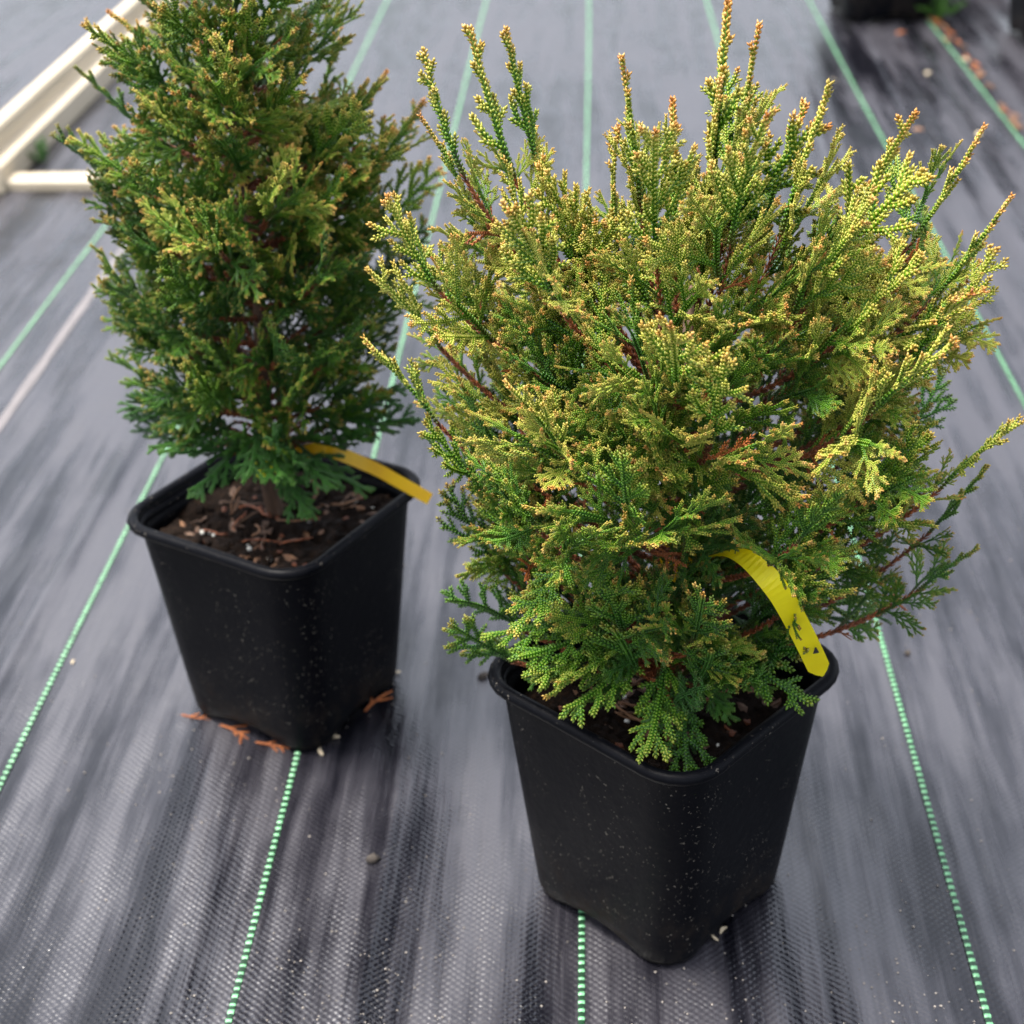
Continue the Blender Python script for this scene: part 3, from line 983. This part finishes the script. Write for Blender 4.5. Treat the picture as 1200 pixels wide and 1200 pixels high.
# ---------------------------------------------------------------- yellow tags
def ribbon(pts, widths, acrosses, mat, th=0.0003):
    vs, fs = [], []
    n = len(pts)
    for i, p in enumerate(pts):
        t = (pts[min(i + 1, n - 1)] - pts[max(i - 1, 0)]).normalized()
        a = (acrosses[i] - t * acrosses[i].dot(t)).normalized()
        nn = t.cross(a)
        for sx, sz in ((-1, -1), (1, -1), (1, 1), (-1, 1)):
            vs.append(p + a * (sx * widths[i] / 2) + nn * (sz * th))
    for i in range(n - 1):
        for k in range(4):
            q, q2 = i * 4 + k, i * 4 + (k + 1) % 4
            fs.append((q, q2, q2 + 4, q + 4))
    fs += [(3, 2, 1, 0), tuple((n - 1) * 4 + k for k in range(4))]
    return mesh_from(vs, fs, mat, False)
def smooth(keys, n):
    """Catmull-Rom through the keys"""
    K_ = [keys[0]] + keys + [keys[-1]]
    out = []
    for i in range(1, len(K_) - 2):
        for j in range(n):
            t = j / n
            a, b, c, d = K_[i - 1], K_[i], K_[i + 1], K_[i + 2]
            out.append(0.5 * ((2 * b) + (c - a) * t + (2 * a - 5 * b + 4 * c - d) * t * t + (3 * b - a - 3 * c + d) * t ** 3))
    out.append(keys[-1])
    return out
def tag_loop(root, c, rad, z, w, mat):
    pts = [Vector((c.x + rad * math.cos(a), c.y + rad * math.sin(a), z + 0.002 * math.sin(a + 1))) for a in [2 * math.pi * k / 24 for k in range(25)]]
    return link('loop', ribbon(pts, [w] * 25, [Vector((0, 0, 1))] * 25, mat), root)

tA = empty('plant_tag', (0, 0, 0))
keys = [trunkA_at(0.168) + Vector((0.006, -0.004, 0.004)), depth_at(862, 648, A.y - .036), depth_at(904, 682, A.y - .050), depth_at(936, 734, A.y - .046), depth_at(964, 792, A.y - .036)]
pts = smooth(keys, 8)
W = [0.0060 + 0.0026 * min(1, i / 16) for i in range(len(pts))]
W[-1], W[-2], W[-3] = 0.0004, 0.0048, 0.0085
link('strip', ribbon(pts, W, [Vector((1, 0.15, 0.28))] * len(pts), YELLOW, 0.00025), tA)
tag_loop(tA, trunkA_at(0.168), 0.0072, 0.170, 0.0085, AMBER)
tag(tA, 'bright yellow plastic tag hanging from the round bushy conifer', 'plant tag', 'yellow plant tags')
pm = depth_at(955, 760, A.y - .0425)
mk = ribbon([pm + Vector((0, -0.0012, 0.0013)), pm + Vector((0.0004, -0.0012, -0.0013))], [0.0006, 0.0024], [Vector((1, 0.15, 0.28))] * 2, INK, 0.0001)
link('print_mark', mk, tA)

tB = empty('plant_tag', (0, 0, 0))
keys = [trunkB_at(0.138) + Vector((0.005, -0.003, 0.002)), depth_at(375, 527, B.y - .008), depth_at(430, 545, B.y + .002), depth_at(470, 566, B.y + .004), depth_at(504, 585, B.y + .002)]
pts = smooth(keys, 8)
link('strip', ribbon(pts, [0.0072 - 0.0012 * i / len(pts) for i in range(len(pts))], [Vector((0.1, 0.55, 0.6))] * len(pts), AMBER, 0.00025), tB)
tag_loop(tB, trunkB_at(0.138), 0.0062, 0.139, 0.0080, YELLOW)
tag(tB, 'amber yellow plastic tag sticking out over the rim beside the tall narrow conifer', 'plant tag', 'yellow plant tags')

# ---------------------------------------------------------------- debris on the fabric
def leaf_chip_mesh(r, L, W, mat):
    pts = [Vector((L * (t - 0.5), 0.15 * L * math.sin(3 * t), 0.0006 + 0.25 * W * math.sin(math.pi * t))) for t in [i / 6 for i in range(7)]]
    wd = [W * (0.15 + math.sin(math.pi * (0.08 + 0.84 * t))) for t in [i / 6 for i in range(7)]]
    return ribbon(pts, wd, [Vector((0, 1, 0.2))] * 7, mat, 0.0003)
r = random.Random(60)
def put(name, me, px, py, rz, label, cat, group=None, s=1.0, dz=0.0004, tilt=(0, 0)):
    g_ = ground_at(px, py)
    o = link(name, me)
    o.location = (g_.x, g_.y, ground_z(g_.x, g_.y) + dz)
    o.rotation_euler = (tilt[0], tilt[1], rz)
    o.scale = (s, s, s)
    tag(o, label, cat, group)
    return o
FLAT = math.pi / 2
put('dead_twig', DEAD[0], 258, 850, 1.25, 'rust orange dead twig at the front foot of the pot with the tall conifer', 'twig', s=0.95, dz=0.0012, tilt=(FLAT, 0.1))
put('dead_twig', DEAD[1], 300, 870, 1.35, 'thin brown dead twig touching the lowest corner of the pot with the tall conifer', 'twig', s=0.9, dz=0.0012, tilt=(FLAT, 0))
put('dead_twig', DEAD[2], 213, 838, 1.2, 'small rust orange twig by the outer corner of the pot with the tall conifer', 'twig', s=0.8, dz=0.0012, tilt=(FLAT, 0))
put('dead_twig', DEAD[3], 428, 835, 2.6, 'bright orange dead twig leaning on the shaded side of the pot with the tall conifer', 'twig', s=0.9, dz=0.0025, tilt=(FLAT - 0.3, 0))
husk = leaf_chip_mesh(r, 0.0060, 0.0017, PALE)
put('pale_husk', husk, 377, 880, 1.9, 'yellowish seed husk near the front corner of the pot with the tall conifer', 'husk')
put('pale_husk', husk, 391, 864, 0.2, 'pale seed husk lying along the shaded side of the pot with the tall conifer', 'husk')
put('pale_husk', husk, 464, 789, 0.6, 'pale chip at the rear foot of the pot with the tall conifer', 'husk')
put('soil_clod', lump_mesh(r, 0.0030, 0.0028, 0.0026, STONE), 437, 1008, 0.3, 'small dark pebble on the fabric between the two pots', 'pebble', dz=0.0018)
put('soil_clod', lump_mesh(r, 0.0035, 0.0026, 0.0018, STONE), 567, 792, 0.3, 'crumb of dark soil behind the rim of the pot with the round bush', 'soil crumb', dz=0.0012)
put('soil_clod', lump_mesh(r, 0.0020, 0.0018, 0.0012, STONE), 1064, 765, 0.9, 'small brown crumb of soil beside a green marker thread', 'soil crumb', dz=0.0009)
put('pale_husk', husk, 848, 1092, 0.9, 'pale husk against the base of the pot with the round bush', 'husk', s=0.8)
put('pale_husk', husk, 838, 1100, 2.2, 'tan crumb touching the base of the pot with the round bush', 'husk', s=0.7)
put('pale_husk', husk, 86, 776, 1.5, 'pale chip lying beside a green marker thread', 'husk', s=0.6)
leafs = [leaf_chip_mesh(r, 0.020, 0.008, CHIP), leaf_chip_mesh(r, 0.026, 0.006, ORANGE), leaf_chip_mesh(r, 0.016, 0.009, PALE)]
for k in range(26):
    t = k / 25
    px, py = 1095 + (1200 - 1095) * t + r.uniform(-6, 6), 22 + (150 - 22) * t + r.uniform(-5, 5)
    if 0.62 < t < 0.78: continue
    put('dry_leaf', r.choice(leafs[:2] if r.random() < .75 else leafs), px, py, r.uniform(0.9, 2.2), 'dry brown leaf scrap in the litter trail along the marker thread by the far pots', 'leaf scrap', 'litter along the marker thread', s=r.uniform(0.5, 1.0), dz=0.0025)
for (px, py, me, lab) in ((1056, 41, 1, 'small orange dry leaf near the row of far pots'), (1088, 89, 2, 'small pale dry leaf on the wrinkled fabric'), (1076, 155, 0, 'tiny brown leaf scrap on the wrinkled fabric'), (1148, 160, 2, 'yellowish leaf scrap beside the litter trail'),
                          (976, 96, 2, 'yellowish leaf scrap beside a green marker thread')):
    put('dry_leaf', leafs[me], px, py, r.uniform(0, 3), lab, 'leaf scrap', s=0.55, dz=0.002)

# ---------------------------------------------------------------- cream frame at the edge of the next bed
def extrude_profile(prof, y0, y1, mat, n=10):
    vs, fs = [], []
    k = len(prof)
    for i in range(n + 1):
        y = y0 + (y1 - y0) * i / n
        vs += [(x, y, z) for x, z in prof]
    for i in range(n):
        for j in range(k):
            a, b = i * k + j, i * k + (j + 1) % k
            fs.append((a, b, b + k, a + k))
    fs += [tuple(range(k)), tuple(range(n * k, (n + 1) * k))[::-1]]
    return mesh_from(vs, fs, mat, False)
fr = empty('bed_frame', (-0.59, 1.5, 0))
prof = [(0.013, 0.0), (0.013, 0.024), (0.011, 0.026), (0.000, 0.026), (-0.002, 0.027), (-0.002, 0.047), (-0.004, 0.050), (-0.016, 0.050), (-0.018, 0.048), (-0.018, 0.0)]
rail = link('rail', extrude_profile(prof, -0.02, 2.2, CREAM), fr)
prof2 = [(0.014, 0.0), (0.014, 0.008), (0.012, 0.010), (-0.012, 0.010), (-0.014, 0.008), (-0.014, 0.0)]
cross = link('cross_batten', extrude_profile(prof2, -0.075, 0.145, CREAM), fr)
cross.rotation_euler.z = -math.pi / 2
cross.location = (0, 0.0, 0.0)
tag(fr, 'cream painted stepped wooden frame rail with a flat cross batten lying on the fabric', 'frame')
# a small weed in the corner of the frame
wd = empty('weed', ground_at(50, 190) + Vector((0, 0, -0.001)))
for k in range(5):
    me, L = LAX[k % 6]
    o = link('leaf_shoot', me, wd)
    o.rotation_euler = (r.uniform(-1, 1), r.uniform(-1, 1), r.uniform(0, 6))
    o.scale = (0.42,) * 3
    o.color = (0, 0.3, 0.8, 1)
tag(wd, 'tiny green weed growing in the corner of the cream frame', 'weed')

# ---------------------------------------------------------------- far pots along the next row
def far_pot(loc, rz, label, seed):
    root = empty('plant_pot', loc, rz)
    for ch in potA.children:
        c = ch.copy(); COL.objects.link(c); c.parent = root
    root.scale = (1.35, 1.35, 1.35)
    tag(root, label, 'pot', 'square black plant pots')
    s = soilA.copy(); COL.objects.link(s)
    s.location = loc; s.rotation_euler.z = rz; s.scale = (1.35,) * 3
    return root, s
def far_plant(loc, seed, label, droop=None):
    P = Plant('conifer_bush', (loc[0], loc[1], 0.132), label, 'conifer', 'potted conifers', seed)
    b = Vector((loc[0], loc[1], 0.125))
    P.stem([b, b + Vector((0, 0, .12)), b + Vector((0.004, 0, .26))], [0.006, 0.004, 0.002])
    rr = random.Random(seed)
    ax = Vector((loc[0], loc[1], 0))
    for z, n, rad in ((0.17, 6, .09), (0.23, 6, .10), (0.29, 5, .09), (0.36, 4, .06)):
        for k in range(n):
            a = 2 * math.pi * (k + rr.random() * .6) / n
            tip = b + Vector((rad * math.cos(a), rad * math.sin(a), z - .125))
            st = b + Vector((0, 0, max(.02, z - .125 - .06)))
            P.limb(st, st.lerp(tip, .5) + Vector((0, 0, -.01)), tip, K['F'], BM, .055, axis_pt=ax, t0=.5, step=.022, side_len=.05)
    return P
for (x, y, rz, lab, lab2, lab3) in (
        (0.385, 2.185, 0.15, 'square black pot at the near end of the far row, left of the litter trail', 'conifer in the far black pot left of the litter trail', 'soil in the far black pot left of the litter trail'),
        (0.590, 2.040, 0.05, 'square black pot in the far row, right of the litter trail', 'conifer in the far black pot right of the litter trail', 'soil in the far black pot right of the litter trail'),
        (0.535, 2.400, 0.25, 'square black pot standing behind the other far pots', 'conifer in the rearmost of the far black pots', 'soil in the rearmost of the far black pots')):
    p_, s_ = far_pot(Vector((x, y, 0)), rz, lab, int(x * 1000))
    tag(s_, lab3, 'soil', kind='stuff')
    far_plant((x, y), int(y * 1000), lab2)
# low green weed between the far pots
wd = empty('weed', ground_at(1097, 22) + Vector((0, 0, -0.001)))
for k in range(9):
    me, L = LAX[k % 6]
    o = link('leaf_shoot', me, wd)
    o.rotation_euler = (r.uniform(-.9, .9), r.uniform(-.9, .9), r.uniform(0, 6))
    o.scale = (0.75,) * 3
    o.color = (0, 0.5, 0.7, 1)
tag(wd, 'fresh green weed sprouting between the far black pots', 'weed')
